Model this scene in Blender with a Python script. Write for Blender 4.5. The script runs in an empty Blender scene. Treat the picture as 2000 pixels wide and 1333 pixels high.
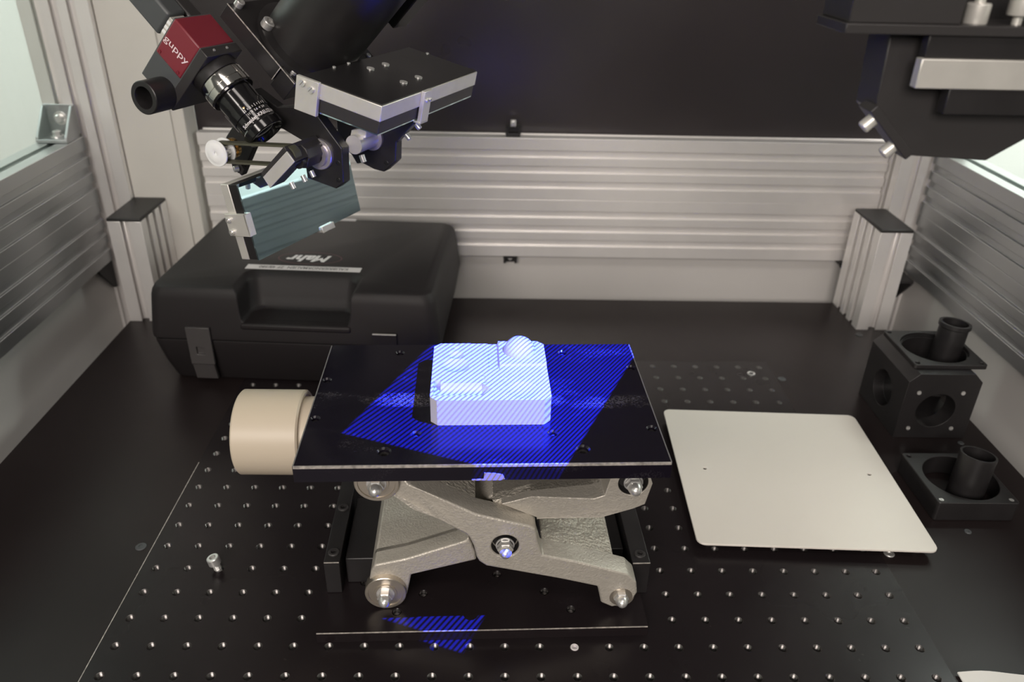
import bpy, bmesh, math, random
from mathutils import Vector, Matrix
from math import pi, cos, sin, radians, sqrt
random.seed(7)
MM = 0.001
SC = bpy.context.scene
COL = SC.collection

# ------------------------------------------------------------------ camera, world, lights, exposure
cam_d = bpy.data.cameras.new('camera'); cam = bpy.data.objects.new('camera', cam_d); COL.objects.link(cam)
cam.location = (-0.0219487, -0.3614991, 0.4597357)
cam.rotation_euler = (1.0724, -0.0207, -0.0136)
cam_d.sensor_width = 36; cam_d.lens = 27.534; cam_d.clip_start = 0.01; cam_d.clip_end = 30
cam_d.dof.use_dof = True; cam_d.dof.focus_distance = 0.56; cam_d.dof.aperture_fstop = 8.0
SC.camera = cam
SC.view_settings.view_transform = 'Standard'; SC.view_settings.look = 'None'
SC.view_settings.exposure = 0.0; SC.view_settings.gamma = 1.0; SC.view_settings.use_curve_mapping = False

wd = bpy.data.worlds.new('world'); SC.world = wd; wd.use_nodes = True
wd.node_tree.nodes['Background'].inputs[0].default_value = (1.0, 0.95, 0.9, 1)
wd.node_tree.nodes['Background'].inputs[1].default_value = 0.08

def area(name, loc, target, sx, sy, power, col=(1, 0.915, 0.845)):
    d = bpy.data.lights.new(name, 'AREA'); d.shape = 'RECTANGLE'; d.size = sx; d.size_y = sy
    d.energy = power; d.color = col
    o = bpy.data.objects.new(name, d); COL.objects.link(o); o.location = loc
    o.rotation_euler = (Vector(target) - Vector(loc)).to_track_quat('-Z', 'Y').to_euler()
    return o
# unseen ceiling lamp, plus added low front key and fills for outer walls
area('front_key_lamp', (-0.5, -2.0, 1.15), (0, 0.3, 0.1), 1.4, 0.7, 44)
area('ceiling_lamp_near', (0.2, -1.0, 2.0), (0, 0.0, 0.0), 1.3, 0.3, 9)
area('wall_fill_left', (-1.1, 0.6, 0.95), (-1.1, 1.3, 0.2), 0.5, 0.3, 5.5, (0.90, 1.0, 0.95))
area('wall_fill_right', (1.1, 0.6, 0.95), (1.22, 1.3, 0.15), 0.5, 0.3, 17, (1.0, 1.0, 0.97))

# ------------------------------------------------------------------ materials
MATS = {}
def mat(name, col, rough=0.5, metal=0.0, noise=None, bump=None, spec=0.5, coat=0.0, tint=None, extra=None, rvar=None):
    """noise=(scale, amount) value variation; bump=(scale, strength, distance mm); rvar=(scale, amount)"""
    m = bpy.data.materials.new(name); m.use_nodes = True
    nt = m.node_tree; b = nt.nodes['Principled BSDF']
    b.inputs['Base Color'].default_value = (*col, 1); b.inputs['Roughness'].default_value = rough
    b.inputs['Metallic'].default_value = metal; b.inputs['Specular IOR Level'].default_value = spec
    b.inputs['Coat Weight'].default_value = coat
    tc = nt.nodes.new('ShaderNodeTexCoord')
    def tex(scale, detail=4):
        n = nt.nodes.new('ShaderNodeTexNoise'); n.inputs['Scale'].default_value = scale; n.inputs['Detail'].default_value = detail
        nt.links.new(tc.outputs['Object'], n.inputs['Vector']); return n
    if noise:
        n = tex(noise[0]); r = nt.nodes.new('ShaderNodeMapRange')
        r.inputs['From Min'].default_value = 0.3; r.inputs['From Max'].default_value = 0.7
        r.inputs['To Min'].default_value = 1 - noise[1]; r.inputs['To Max'].default_value = 1 + noise[1]
        nt.links.new(n.outputs['Fac'], r.inputs['Value'])
        mx = nt.nodes.new('ShaderNodeVectorMath'); mx.operation = 'SCALE'; mx.inputs[0].default_value = col
        nt.links.new(r.outputs['Result'], mx.inputs['Scale']); nt.links.new(mx.outputs['Vector'], b.inputs['Base Color'])
    if rvar:
        n = tex(rvar[0]); r = nt.nodes.new('ShaderNodeMapRange')
        r.inputs['From Min'].default_value = 0.3; r.inputs['From Max'].default_value = 0.7
        r.inputs['To Min'].default_value = max(0.02, rough - rvar[1]); r.inputs['To Max'].default_value = rough + rvar[1]
        nt.links.new(n.outputs['Fac'], r.inputs['Value']); nt.links.new(r.outputs['Result'], b.inputs['Roughness'])
    if bump:
        n = tex(bump[0], 3); bp = nt.nodes.new('ShaderNodeBump'); bp.inputs['Strength'].default_value = bump[1]
        bp.inputs['Distance'].default_value = bump[2] * MM
        nt.links.new(n.outputs['Fac'], bp.inputs['Height']); nt.links.new(bp.outputs['Normal'], b.inputs['Normal'])
    MATS[name] = m
    return m

mat('anodised_table', (0.017, 0.0122, 0.0122), 0.34, 0, noise=(9, 0.12), rvar=(14, 0.04), spec=0.24)
mat('anodised_board', (0.0135, 0.0102, 0.0112), 0.25, 0, noise=(9, 0.12), rvar=(20, 0.03), spec=0.28)
mat('hole_thread', (0.17, 0.16, 0.155), 0.30, 0.9)
mat('black_edge_bright', (0.52, 0.48, 0.44), 0.42, 0.4, noise=(300, 0.4))  # bright tone for edge lines, with highlights painted into it
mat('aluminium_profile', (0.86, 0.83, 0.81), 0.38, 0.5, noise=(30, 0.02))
mat('aluminium_profile_side', (0.50, 0.515, 0.52), 0.36, 0.9, noise=(30, 0.02))  # shade of the side rails put into a darker copy of the profile
mat('grey_paint', (0.62, 0.595, 0.555), 0.5, 0.0, noise=(8, 0.05))
mat('white_wall', (0.78, 0.78, 0.76), 0.7, 0, noise=(3, 0.03))
mat('white_panel', (0.54, 0.52, 0.50), 0.45, 0, noise=(5, 0.04))
mat('black_panel', (0.030, 0.0245, 0.0255), 0.32, 0, noise=(5, 0.15), rvar=(6, 0.05), spec=0.5)
mat('black_plastic', (0.017, 0.0155, 0.0155), 0.5, 0, bump=(900, 0.12, 0.2))
mat('case_plastic', (0.0118, 0.0094, 0.0100), 0.58, 0, spec=0.35, bump=(1400, 0.18, 0.15), noise=(10, 0.12))
mat('latch_plastic', (0.055, 0.05, 0.05), 0.42, 0, bump=(1400, 0.1, 0.1))
mat('black_metal', (0.016, 0.0145, 0.015), 0.38, 0, bump=(1500, 0.06, 0.1), noise=(40, 0.2))
mat('dark_metal', (0.040, 0.037, 0.037), 0.40, 0.2, bump=(1500, 0.06, 0.1))
mat('deep_black', (0.006, 0.0055, 0.006), 0.5)
mat('gloss_black', (0.008, 0.0075, 0.008), 0.12, 0, coat=0.3)
mat('camera_grey', (0.075, 0.08, 0.083), 0.45, 0.1, bump=(2000, 0.08, 0.1))
mat('camera_red', (0.20, 0.018, 0.03), 0.42, 0.0, bump=(2000, 0.05, 0.1), spec=0.6)
mat('white_print', (0.82, 0.78, 0.78), 0.6)
mat('pink_print', (0.85, 0.70, 0.72), 0.6)
mat('dark_print', (0.12, 0.11, 0.11), 0.6)
mat('red_print', (0.10, 0.02, 0.03), 0.5)
mat('chrome', (0.72, 0.70, 0.66), 0.12, 1.0)
mat('zinc', (0.78, 0.77, 0.75), 0.30, 0.75, bump=(700, 0.08, 0.2))
mat('bearing_steel', (0.58, 0.52, 0.44), 0.28, 0.85)
mat('brass', (0.62, 0.43, 0.20), 0.25, 1.0)
mat('satin_aluminium', (0.72, 0.70, 0.65), 0.36, 0.5, bump=(500, 0.05, 0.2), noise=(60, 0.05))
mat('collar_aluminium', (0.62, 0.58, 0.58), 0.34, 0.8)
mat('mirror', (0.74, 0.93, 1.0), 0.012, 1.0)
mat('lens_glass', (0.01, 0.008, 0.03), 0.03, 0, spec=0.8, coat=0.6)
mat('cast_aluminium', (0.52, 0.485, 0.425), 0.42, 0.4, bump=(650, 0.55, 0.8), noise=(300, 0.06))
mat('cast_rough', (0.50, 0.465, 0.40), 0.42, 0.4, bump=(330, 1.0, 2.6), noise=(200, 0.08))
mat('cream_knob', (0.58, 0.50, 0.39), 0.42, 0, bump=(700, 0.06, 0.2))
mat('white_plate', (0.84, 0.79, 0.72), 0.30, 0.12, noise=(6, 0.03))
mat('white_nylon', (0.86, 0.87, 0.87), 0.35)
mat('white_block', (0.50, 0.49, 0.50), 0.6, spec=0.3)
mat('belt_rubber', (0.07, 0.07, 0.045), 0.6)
mat('label_paper', (0.66, 0.62, 0.62), 0.5)
mat('paper', (0.85, 0.84, 0.80), 0.5)
mat('chip_bare', (0.34, 0.31, 0.31), 0.5)
mat('side_highlight', (0.17, 0.165, 0.16), 0.5)  # grey of the painted highlights on the top plate sides

def worn_plate():
    """black jack plate: dark anodising with dusty smudges and fine scratches; base tinted blue so the stripe beam reads saturated"""
    m = bpy.data.materials.new('jack_plate_black'); m.use_nodes = True; nt = m.node_tree; N = nt.nodes.new; L = nt.links.new
    b = nt.nodes['Principled BSDF']; tc = N('ShaderNodeTexCoord')
    mp = N('ShaderNodeMapping'); mp.inputs['Scale'].default_value = (14, 34, 20); L(tc.outputs['Object'], mp.inputs['Vector'])
    n1 = N('ShaderNodeTexNoise'); n1.inputs['Scale'].default_value = 1.0; n1.inputs['Detail'].default_value = 5; n1.inputs['Distortion'].default_value = 1.2
    L(mp.outputs['Vector'], n1.inputs['Vector'])
    r1 = N('ShaderNodeMapRange'); r1.inputs['From Min'].default_value = 0.55; r1.inputs['From Max'].default_value = 0.80; L(n1.outputs['Fac'], r1.inputs['Value'])
    n2 = N('ShaderNodeTexNoise'); n2.inputs['Scale'].default_value = 900; n2.inputs['Detail'].default_value = 2; L(tc.outputs['Object'], n2.inputs['Vector'])
    r2 = N('ShaderNodeMapRange'); r2.inputs['From Min'].default_value = 0.45; r2.inputs['From Max'].default_value = 0.75; L(n2.outputs['Fac'], r2.inputs['Value'])
    mu = N('ShaderNodeMath'); mu.operation = 'MULTIPLY'; L(r1.outputs['Result'], mu.inputs[0]); L(r2.outputs['Result'], mu.inputs[1])
    # a band of old rub marks across the middle of the plate
    sx = N('ShaderNodeSeparateXYZ'); L(tc.outputs['Object'], sx.inputs['Vector'])
    bd = N('ShaderNodeMath'); bd.operation = 'ADD'; bd.inputs[1].default_value = 0.004; L(sx.outputs['Y'], bd.inputs[0])
    ab = N('ShaderNodeMath'); ab.operation = 'ABSOLUTE'; L(bd.outputs[0], ab.inputs[0])
    rb = N('ShaderNodeMapRange'); rb.inputs['From Min'].default_value = 0.010; rb.inputs['From Max'].default_value = 0.006; L(ab.outputs[0], rb.inputs['Value'])
    n3 = N('ShaderNodeTexNoise'); n3.inputs['Scale'].default_value = 26; n3.inputs['Detail'].default_value = 6; L(tc.outputs['Object'], n3.inputs['Vector'])
    r3 = N('ShaderNodeMapRange'); r3.inputs['From Min'].default_value = 0.47; r3.inputs['From Max'].default_value = 0.66; L(n3.outputs['Fac'], r3.inputs['Value'])
    n4 = N('ShaderNodeTexNoise'); n4.inputs['Scale'].default_value = 800; n4.inputs['Detail'].default_value = 3; L(tc.outputs['Object'], n4.inputs['Vector'])
    r4 = N('ShaderNodeMapRange'); r4.inputs['From Min'].default_value = 0.40; r4.inputs['From Max'].default_value = 0.72; L(n4.outputs['Fac'], r4.inputs['Value'])
    m3 = N('ShaderNodeMath'); m3.operation = 'MULTIPLY'; L(rb.outputs['Result'], m3.inputs[0]); L(r3.outputs['Result'], m3.inputs[1])
    m4 = N('ShaderNodeMath'); m4.operation = 'MULTIPLY'; L(m3.outputs[0], m4.inputs[0]); L(r4.outputs['Result'], m4.inputs[1])
    s2 = N('ShaderNodeMath'); s2.operation = 'MULTIPLY'; s2.inputs[1].default_value = 0.35; L(mu.outputs[0], s2.inputs[0])
    su = N('ShaderNodeMath'); su.operation = 'ADD'; su.use_clamp = True; L(s2.outputs[0], su.inputs[0]); L(m4.outputs[0], su.inputs[1])
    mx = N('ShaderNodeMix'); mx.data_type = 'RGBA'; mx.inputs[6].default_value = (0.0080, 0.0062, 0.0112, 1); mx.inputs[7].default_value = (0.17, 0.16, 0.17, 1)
    L(su.outputs[0], mx.inputs[0]); L(mx.outputs[2], b.inputs['Base Color'])
    rr = N('ShaderNodeMapRange'); rr.inputs['To Min'].default_value = 0.20; rr.inputs['To Max'].default_value = 0.55; L(su.outputs[0], rr.inputs['Value'])
    L(rr.outputs['Result'], b.inputs['Roughness']); b.inputs['Specular IOR Level'].default_value = 0.32
    MATS['jack_plate_black'] = m
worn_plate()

def glass_mat():
    m = bpy.data.materials.new('pane_glass'); m.use_nodes = True; nt = m.node_tree
    nt.nodes.remove(nt.nodes['Principled BSDF'])
    t = nt.nodes.new('ShaderNodeBsdfTransparent'); t.inputs[0].default_value = (0.93, 0.97, 0.95, 1)
    g = nt.nodes.new('ShaderNodeBsdfGlossy'); g.inputs['Roughness'].default_value = 0.02
    f = nt.nodes.new('ShaderNodeFresnel'); f.inputs[0].default_value = 1.45
    mx = nt.nodes.new('ShaderNodeMixShader')
    gm = nt.nodes.new('ShaderNodeNewGeometry'); iv = nt.nodes.new('ShaderNodeMath'); iv.operation = 'SUBTRACT'; iv.inputs[0].default_value = 1.0
    nt.links.new(gm.outputs['Backfacing'], iv.inputs[1]); ml_ = nt.nodes.new('ShaderNodeMath'); ml_.operation = 'MULTIPLY'
    nt.links.new(f.outputs[0], ml_.inputs[0]); nt.links.new(iv.outputs[0], ml_.inputs[1])      # the far face of the pane adds no second mirror image
    nt.links.new(ml_.outputs[0], mx.inputs[0]); nt.links.new(t.outputs[0], mx.inputs[1]); nt.links.new(g.outputs[0], mx.inputs[2])
    nt.links.new(mx.outputs[0], nt.nodes['Material Output'].inputs[0]); MATS['pane_glass'] = m
glass_mat()

# ------------------------------------------------------------------ mesh helpers (all inputs in millimetres)
ORG = {}
I4 = Matrix.Identity(4)
def frame(o, x, y, z=None):
    x = Vector(x).normalized(); y = Vector(y).normalized(); z = Vector(z).normalized() if z is not None else x.cross(y)
    return Matrix(((x[0], y[0], z[0], o[0]), (x[1], y[1], z[1], o[1]), (x[2], y[2], z[2], o[2]), (0, 0, 0, 1)))
def rotz(deg, o=(0, 0, 0)):
    return Matrix.Translation(Vector(o)) @ Matrix.Rotation(radians(deg), 4, 'Z')

class MB:
    def __init__(self): self.v = []; self.f = []; self.mi = []; self.cur = 0
    def add(self, vs, fs, T=I4):
        n = len(self.v); self.v += [T @ Vector(p) for p in vs]
        flip = T.determinant() < 0
        for f in fs:
            g = [i + n for i in f]
            self.f.append(g[::-1] if flip else g); self.mi.append(self.cur)
        return self
    def box(self, a, b, T=I4):
        (x0, y0, z0), (x1, y1, z1) = a, b
        vs = [(x0, y0, z0), (x1, y0, z0), (x1, y1, z0), (x0, y1, z0), (x0, y0, z1), (x1, y0, z1), (x1, y1, z1), (x0, y1, z1)]
        return self.add(vs, [(3, 2, 1, 0), (4, 5, 6, 7), (0, 1, 5, 4), (1, 2, 6, 5), (2, 3, 7, 6), (3, 0, 4, 7)], T)
    def prism(self, poly, z0, z1, T=I4):
        """poly in local xy, counter-clockwise or not, extruded along local z"""
        A = sum(poly[i][0] * poly[(i + 1) % len(poly)][1] - poly[(i + 1) % len(poly)][0] * poly[i][1] for i in range(len(poly)))
        p = list(poly) if A > 0 else list(poly)[::-1]
        n = len(p); z0f = z0 if callable(z0) else (lambda x: z0); z1f = z1 if callable(z1) else (lambda x: z1)
        vs = [(x, y, z0f(x)) for x, y in p] + [(x, y, z1f(x)) for x, y in p]
        fs = [tuple(range(n))[::-1], tuple(range(n, 2 * n))] + [(i, (i + 1) % n, n + (i + 1) % n, n + i) for i in range(n)]
        return self.add(vs, fs, T)
    def lathe(self, prof, seg=24, T=I4, a0=0, a1=2 * pi):
        """prof [(r, z)] around local z; r=0 ends close"""
        full = abs(a1 - a0 - 2 * pi) < 1e-6; ns = seg if full else seg + 1
        vs = []; idx = []
        for r, z in prof:
            if r < 1e-6: idx.append([len(vs)] * ns); vs.append((0, 0, z))
            else:
                idx.append(list(range(len(vs), len(vs) + ns)))
                vs += [(r * cos(a0 + (a1 - a0) * i / seg), r * sin(a0 + (a1 - a0) * i / seg), z) for i in range(ns)]
        fs = []
        for k in range(len(prof) - 1):
            for i in range(seg):
                j = (i + 1) % ns
                q = [idx[k][i], idx[k][j], idx[k + 1][j], idx[k + 1][i]]
                q = [q[m] for m in range(4) if q[m] != q[m - 1]]
                if len(q) >= 3: fs.append(tuple(q))
        return self.add(vs, fs, T)
    def cyl(self, p0, p1, r0, r1=None, seg=24):
        r1 = r0 if r1 is None else r1; p0 = Vector(p0); p1 = Vector(p1); d = p1 - p0
        T = axis(p0, d); L = d.length
        return self.lathe([(0, 0), (r0, 0), (r1, L), (0, L)], seg, T)
    def hexa(self, p0, d, r, h):
        return self.lathe([(0, 0), (r, 0), (r, h * .85), (r * .86, h), (0, h)], 6, axis(p0, d))
    def mesh(self, name, org):
        me = bpy.data.meshes.new(name); o = Vector(org)
        me.from_pydata([tuple((p - o) * MM) for p in self.v], [], self.f)
        for p, i in zip(me.polygons, self.mi): p.material_index = i
        bm = bmesh.new(); bm.from_mesh(me); bmesh.ops.remove_doubles(bm, verts=bm.verts, dist=1e-7)
        bmesh.ops.recalc_face_normals(bm, faces=bm.faces); bm.to_mesh(me); bm.free()
        return me
    def build(self, name, mats, parent=None, bevel=0, segs=2, ang=35, org=None, smooth=True, cut=None, label=None):
        o0 = ORG[parent.name] if parent is not None else (org if org is not None else (0, 0, 0))
        me = self.mesh(name, o0)
        for m in (mats if isinstance(mats, (list, tuple)) else [mats]): me.materials.append(MATS[m])
        ob = bpy.data.objects.new(name, me); COL.objects.link(ob)
        if parent is not None: ob.parent = parent
        else: ob.location = Vector(o0) * MM
        ORG[ob.name] = o0
        if cut is not None: boolean(ob, cut, o0)
        if bevel:
            b = ob.modifiers.new('bevel', 'BEVEL'); b.width = bevel * MM; b.segments = segs; b.limit_method = 'ANGLE'; b.angle_limit = radians(28)
        finish(ob.data, ang, smooth)
        if label: ob['label'] = label
        return ob
def finish(me, ang=35, smooth=True):
    if smooth:
        for p in me.polygons: p.use_smooth = True
        me.set_sharp_from_angle(angle=radians(ang))
def boolean(ob, cutter, o0):
    """subtract cutter (an MB) from ob for good; the cutter leaves no object behind"""
    mes = cutter.mesh('cut', o0); c = bpy.data.objects.new('cut', mes); COL.objects.link(c)
    c.matrix_world = Matrix.Translation(Vector(o0) * MM); pm = ob.parent
    tmp = bpy.data.objects.new('tmp', ob.data); COL.objects.link(tmp); tmp.location = Vector(o0) * MM
    md = tmp.modifiers.new('b', 'BOOLEAN'); md.operation = 'DIFFERENCE'; md.object = c; md.solver = 'EXACT'; md.use_self = True
    bpy.context.view_layer.update()
    dg = bpy.context.evaluated_depsgraph_get()
    new = bpy.data.meshes.new_from_object(tmp.evaluated_get(dg))
    old = ob.data; new.name = old.name + '_cut'
    ob.data = new; bpy.data.objects.remove(tmp); bpy.data.objects.remove(c); bpy.data.meshes.remove(mes); bpy.data.meshes.remove(old)
def axis(p, d):
    d = Vector(d).normalized(); u = Vector((0, 0, 1)) if abs(d.z) < 0.9 else Vector((1, 0, 0))
    x = u.cross(d).normalized(); y = d.cross(x)
    return frame(p, x, y, d)
def thing(name, label, cat, loc, group=None):
    o = bpy.data.objects.new(name, None); COL.objects.link(o); o.location = Vector(loc) * MM
    o.empty_display_size = 0.01; ORG[o.name] = tuple(loc); o['label'] = label; o['category'] = cat
    if group: o['group'] = group
    return o
def tag(o, label, cat, group=None):
    o['label'] = label; o['category'] = cat
    if group: o['group'] = group
    return o
def struct(o): o['kind'] = 'structure'; return o
def copy_thing(root, loc, label, rz=0):
    r = root.copy(); COL.objects.link(r); r.location = Vector(loc) * MM; r.rotation_euler.z = rz; r['label'] = label
    ORG[r.name] = tuple(loc)
    for ch in root.children:
        c = ch.copy(); COL.objects.link(c); c.parent = r
        for g in ch.children:
            d = g.copy(); COL.objects.link(d); d.parent = c
    return r
def text(name, s, size, T, m, parent, wrap=None, bold=0.0, shear=0.0, sx=1.0, thick=0.15, align='CENTER', org=None):
    """flat lettering laid on a surface; T maps local xy (mm) to the world; wrap=radius bends it round a barrel"""
    cu = bpy.data.curves.new(name, 'FONT'); cu.body = s; cu.size = size; cu.align_x = align; cu.align_y = 'CENTER'
    cu.offset = bold; cu.shear = shear; cu.resolution_u = 3
    to = bpy.data.objects.new('t', cu); COL.objects.link(to); bpy.context.view_layer.update()
    me = bpy.data.meshes.new_from_object(to.evaluated_get(bpy.context.evaluated_depsgraph_get()))
    bpy.data.objects.remove(to); bpy.data.curves.remove(cu)
    bm = bmesh.new(); bm.from_mesh(me)
    bmesh.ops.triangulate(bm, faces=bm.faces)
    o0 = Vector(ORG[parent.name])
    for v in bm.verts:
        p = Vector((v.co.x * sx, v.co.y, thick))
        if wrap: a = p.x / wrap; p = Vector((wrap * sin(a), p.y, wrap * (cos(a) - 1) + thick))
        v.co = ((T @ p) - o0) * MM
    bm.to_mesh(me); bm.free(); me.name = name; me.materials.clear(); me.materials.append(MATS[m])
    ob = bpy.data.objects.new(name, me); COL.objects.link(ob); ob.parent = parent; ORG[ob.name] = tuple(o0)
    return ob
def slot_screw(mb, p, d, r, h, T=None):
    """pan head with a slot, built as two half discs with a gap"""
    A = axis(p, d) if T is None else T
    for s in (0, pi):
        g = 0.12 * r
        pts = [(r * cos(a), g + r * .97 * sin(a)) for a in [pi * i / 10 for i in range(11)]]
        if s: pts = [(-x, -y) for x, y in pts]
        mb.prism(pts, 0, h, A)
    mb.lathe([(0, h * .45), (r * .95, h * .45), (r * .95, 0)], 16, A)
def socket_screw(mb, p, d, r, h):
    A = axis(p, d)
    mb.lathe([(0, h - r * .75), (r * .52, h - r * .75), (r * .52, h)], 6, A)
    mb.lathe([(r * .52, h), (r * .88, h), (r, h - r * .12), (r, 0)], 20, A)

# ------------------------------------------------------------------ structure: room outside, panels, table
struct(MB().box((-1420, -900, -600), (-1400, 1600, 1900)).build('wall_left', 'white_wall'))
struct(MB().box((1400, -900, -600), (1420, 1600, 1900)).build('wall_right', 'white_wall'))
struct(MB().box((-1420, 1300, -600), (1420, 1320, 1900)).build('wall_rear', 'white_wall'))
struct(MB().box((-404, 650, 205), (486, 655, 1000)).build('wall_back', 'black_panel'))
struct(MB().box((-560, 640, -80), (545, 645, 100)).build('baseboard_back', 'white_panel'))
struct(MB().box((-535, -420, -80), (-530, 640, 100)).build('baseboard_left', 'white_panel'))
struct(MB().box((530, -420, -80), (535, 640, 100)).build('baseboard_right', 'white_panel'))
struct(MB().box((-545, -420, 210), (-541, 594, 1000)).build('window_1', 'pane_glass'))
struct(MB().box((541, -420, 210), (545, 594, 1000)).build('window_2', 'pane_glass'))
# table top: black plate with a pocket for the breadboard
tb = MB()
for a, b in (((-482, -420, -20), (-300, 604, 0)), ((300, -420, -20), (482, 604, 0)), ((-300, 437.5, -20), (300, 604, 0)), ((-300, -420, -20), (300, -164, 0)), ((-300, -164, -20), (300, 437.5, -13))): tb.box(a, b)
struct(tb.build('floor', 'anodised_table'))

# ------------------------------------------------------------------ breadboard with its 24 x 24 grid of tapped holes
def hole_ring_cell(mb, cx, cy, s, z, r, seg=16):
    ang = [2 * pi * i / seg for i in range(seg)]
    sq = [(cos(a) / max(abs(cos(a)), abs(sin(a))), sin(a) / max(abs(cos(a)), abs(sin(a)))) for a in ang]
    vs = [(cx + x * s / 2, cy + y * s / 2, z) for x, y in sq]
    vs += [(cx + (r + .5) * cos(a), cy + (r + .5) * sin(a), z) for a in ang]
    mb.cur = 0
    fs = [(i, (i + 1) % seg, seg + (i + 1) % seg, seg + i) for i in range(seg)]
    mb.add(vs, fs)
    mb.cur = 1
    zs = [(r + .5, z), (r, z - .5)]
    for k in range(7): zs += [(r, z - .6 - k * 1.25), (r + .5, z - 1.25 - k * 1.25)]
    zs += [(r, z - 10.5), (0, z - 10.5)]
    mb.lathe(zs, seg, Matrix.Translation((cx, cy, 0)))
bb = thing('breadboard', 'black anodised optical breadboard with a grid of threaded holes lying in the dark table', 'breadboard', (0, 137, 0))
pl = MB()
for i in range(24):
    for j in range(-6, 18):
        hole_ring_cell(pl, -287.5 + 25 * i, 25 * j, 25, 0.25, 2.9)
pl.cur = 0
x0, x1, y0, y1 = -300, 300, -162.5, 437.5
pl.add([(x0, y0, .25), (x1, y0, .25), (x1, y1, .25), (x0, y1, .25), (x0, y0, -12.5), (x1, y0, -12.5), (x1, y1, -12.5), (x0, y1, -12.5)],
       [(4, 5, 1, 0), (5, 6, 2, 1), (6, 7, 3, 2), (7, 4, 0, 3), (7, 6, 5, 4)])
pl.build('plate', ['anodised_board', 'hole_thread'], bb, smooth=True, ang=30)
# highlight along the left edge of the board, painted as a bright strip
eg = MB(); eg.box((-299.8, -162, 0.2), (-299.2, 236, 0.42)); eg.build('edge_highlight', 'black_edge_bright', bb, label='thin painted highlight along the edge')

# ------------------------------------------------------------------ aluminium profiles (20 mm slot pitch)
def profile_poly(w, h, gw=9.0, gd=8.0, shallow=False):
    """outline of a w x h profile with a groove every 20 mm"""
    def side(L):
        out = []; p = 20
        while p < L - 1:
            a, b_ = p - gw / 2, p + gw / 2
            if shallow: out += [(a, 0), (a + .3, 3.2), (b_ - .3, 3.2), (b_, 0)]; p += 20; continue
            out += [(a, 0), (a, 1.8), (a - 2.4, 2.4), (a - 2.4, 5.5), (a + 1, gd), (b_ - 1, gd), (b_ + 2.4, 5.5), (b_ + 2.4, 2.4), (b_, 1.8), (b_, 0)]; p += 20
        return out
    pts = [(0, 0)] + side(w)
    pts += [(w, 0)] + [(w - d, t) for t, d in side(h)]
    pts += [(w, h)] + [(w - t, h - d) for t, d in side(w)]
    pts += [(0, h)] + [(d, h - t) for t, d in side(h)]
    return pts
def profile(name, label, cat, T, w, h, L, m, group=None, org=None, shallow=False):
    """T: local x,y = section, local z = length"""
    mb = MB(); mb.prism(profile_poly(w, h, shallow=shallow), 0, L, T)
    o = mb.build(name, m, bevel=0.5, segs=2, org=org or tuple(T.translation))
    return tag(o, label, cat, group)
for k, (z, lab) in enumerate(((54, 'lower grooved aluminium rail across the back above the pale skirting panel'), (134, 'upper grooved aluminium rail across the back below the black panel'))):
    profile('aluminium_rail', lab, 'rail', frame((-397, 624, z), (0, 1, 0), (0, 0, 1), (1, 0, 0)), 40, 80, 878, 'aluminium_profile', shallow=True)
for s, nm in ((-1, 'left'), (1, 'right')):
    for z, lv in ((54, 'lower'), (134, 'upper')):
        xx = -562 if s < 0 else 522
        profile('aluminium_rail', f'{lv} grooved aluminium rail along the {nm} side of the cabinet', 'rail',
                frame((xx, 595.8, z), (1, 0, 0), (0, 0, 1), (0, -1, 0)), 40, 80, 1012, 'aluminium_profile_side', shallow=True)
profile('aluminium_post', 'tall wide grooved aluminium corner post at the back left beside the window', 'post', frame((-562, 596, -80), (1, 0, 0), (0, 1, 0)), 80, 40, 1080, 'aluminium_profile')
profile('aluminium_post', 'tall grooved aluminium corner post at the back right behind the hanging black unit', 'post', frame((482, 596, -80), (1, 0, 0), (0, 1, 0)), 80, 40, 1080, 'aluminium_profile')
def stub(x, label):
    t = thing('stub_post', label, 'post', (x + 20, 564, 0))
    MB().prism(profile_poly(40, 80), 0, 132, frame((x, 524, 0.0), (1, 0, 0), (0, 1, 0))).build('profile', 'aluminium_profile', t, bevel=.5)
    MB().box((x, 524, 132), (x + 40, 604, 136)).build('end_cap', 'black_plastic', t, bevel=1.2, label='flat black plastic end cap')
stub(-482, 'short aluminium post with black cap standing on the table behind the black case')
stub(442, 'short aluminium post with black cap standing at the right rear table corner')
# cable duct beside the left post
t = thing('cable_duct', 'plain light grey upright cable duct between the left corner post and the back rails', 'duct', (-440, 625, -80))
MB().box((-482, 608, -80), (-402, 645, 1000)).build('body', 'grey_paint', t, bevel=1)
MB().box((-481, 604.5, -80), (-417, 607.8, 1000)).build('lid', 'grey_paint', t, bevel=.6)

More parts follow.
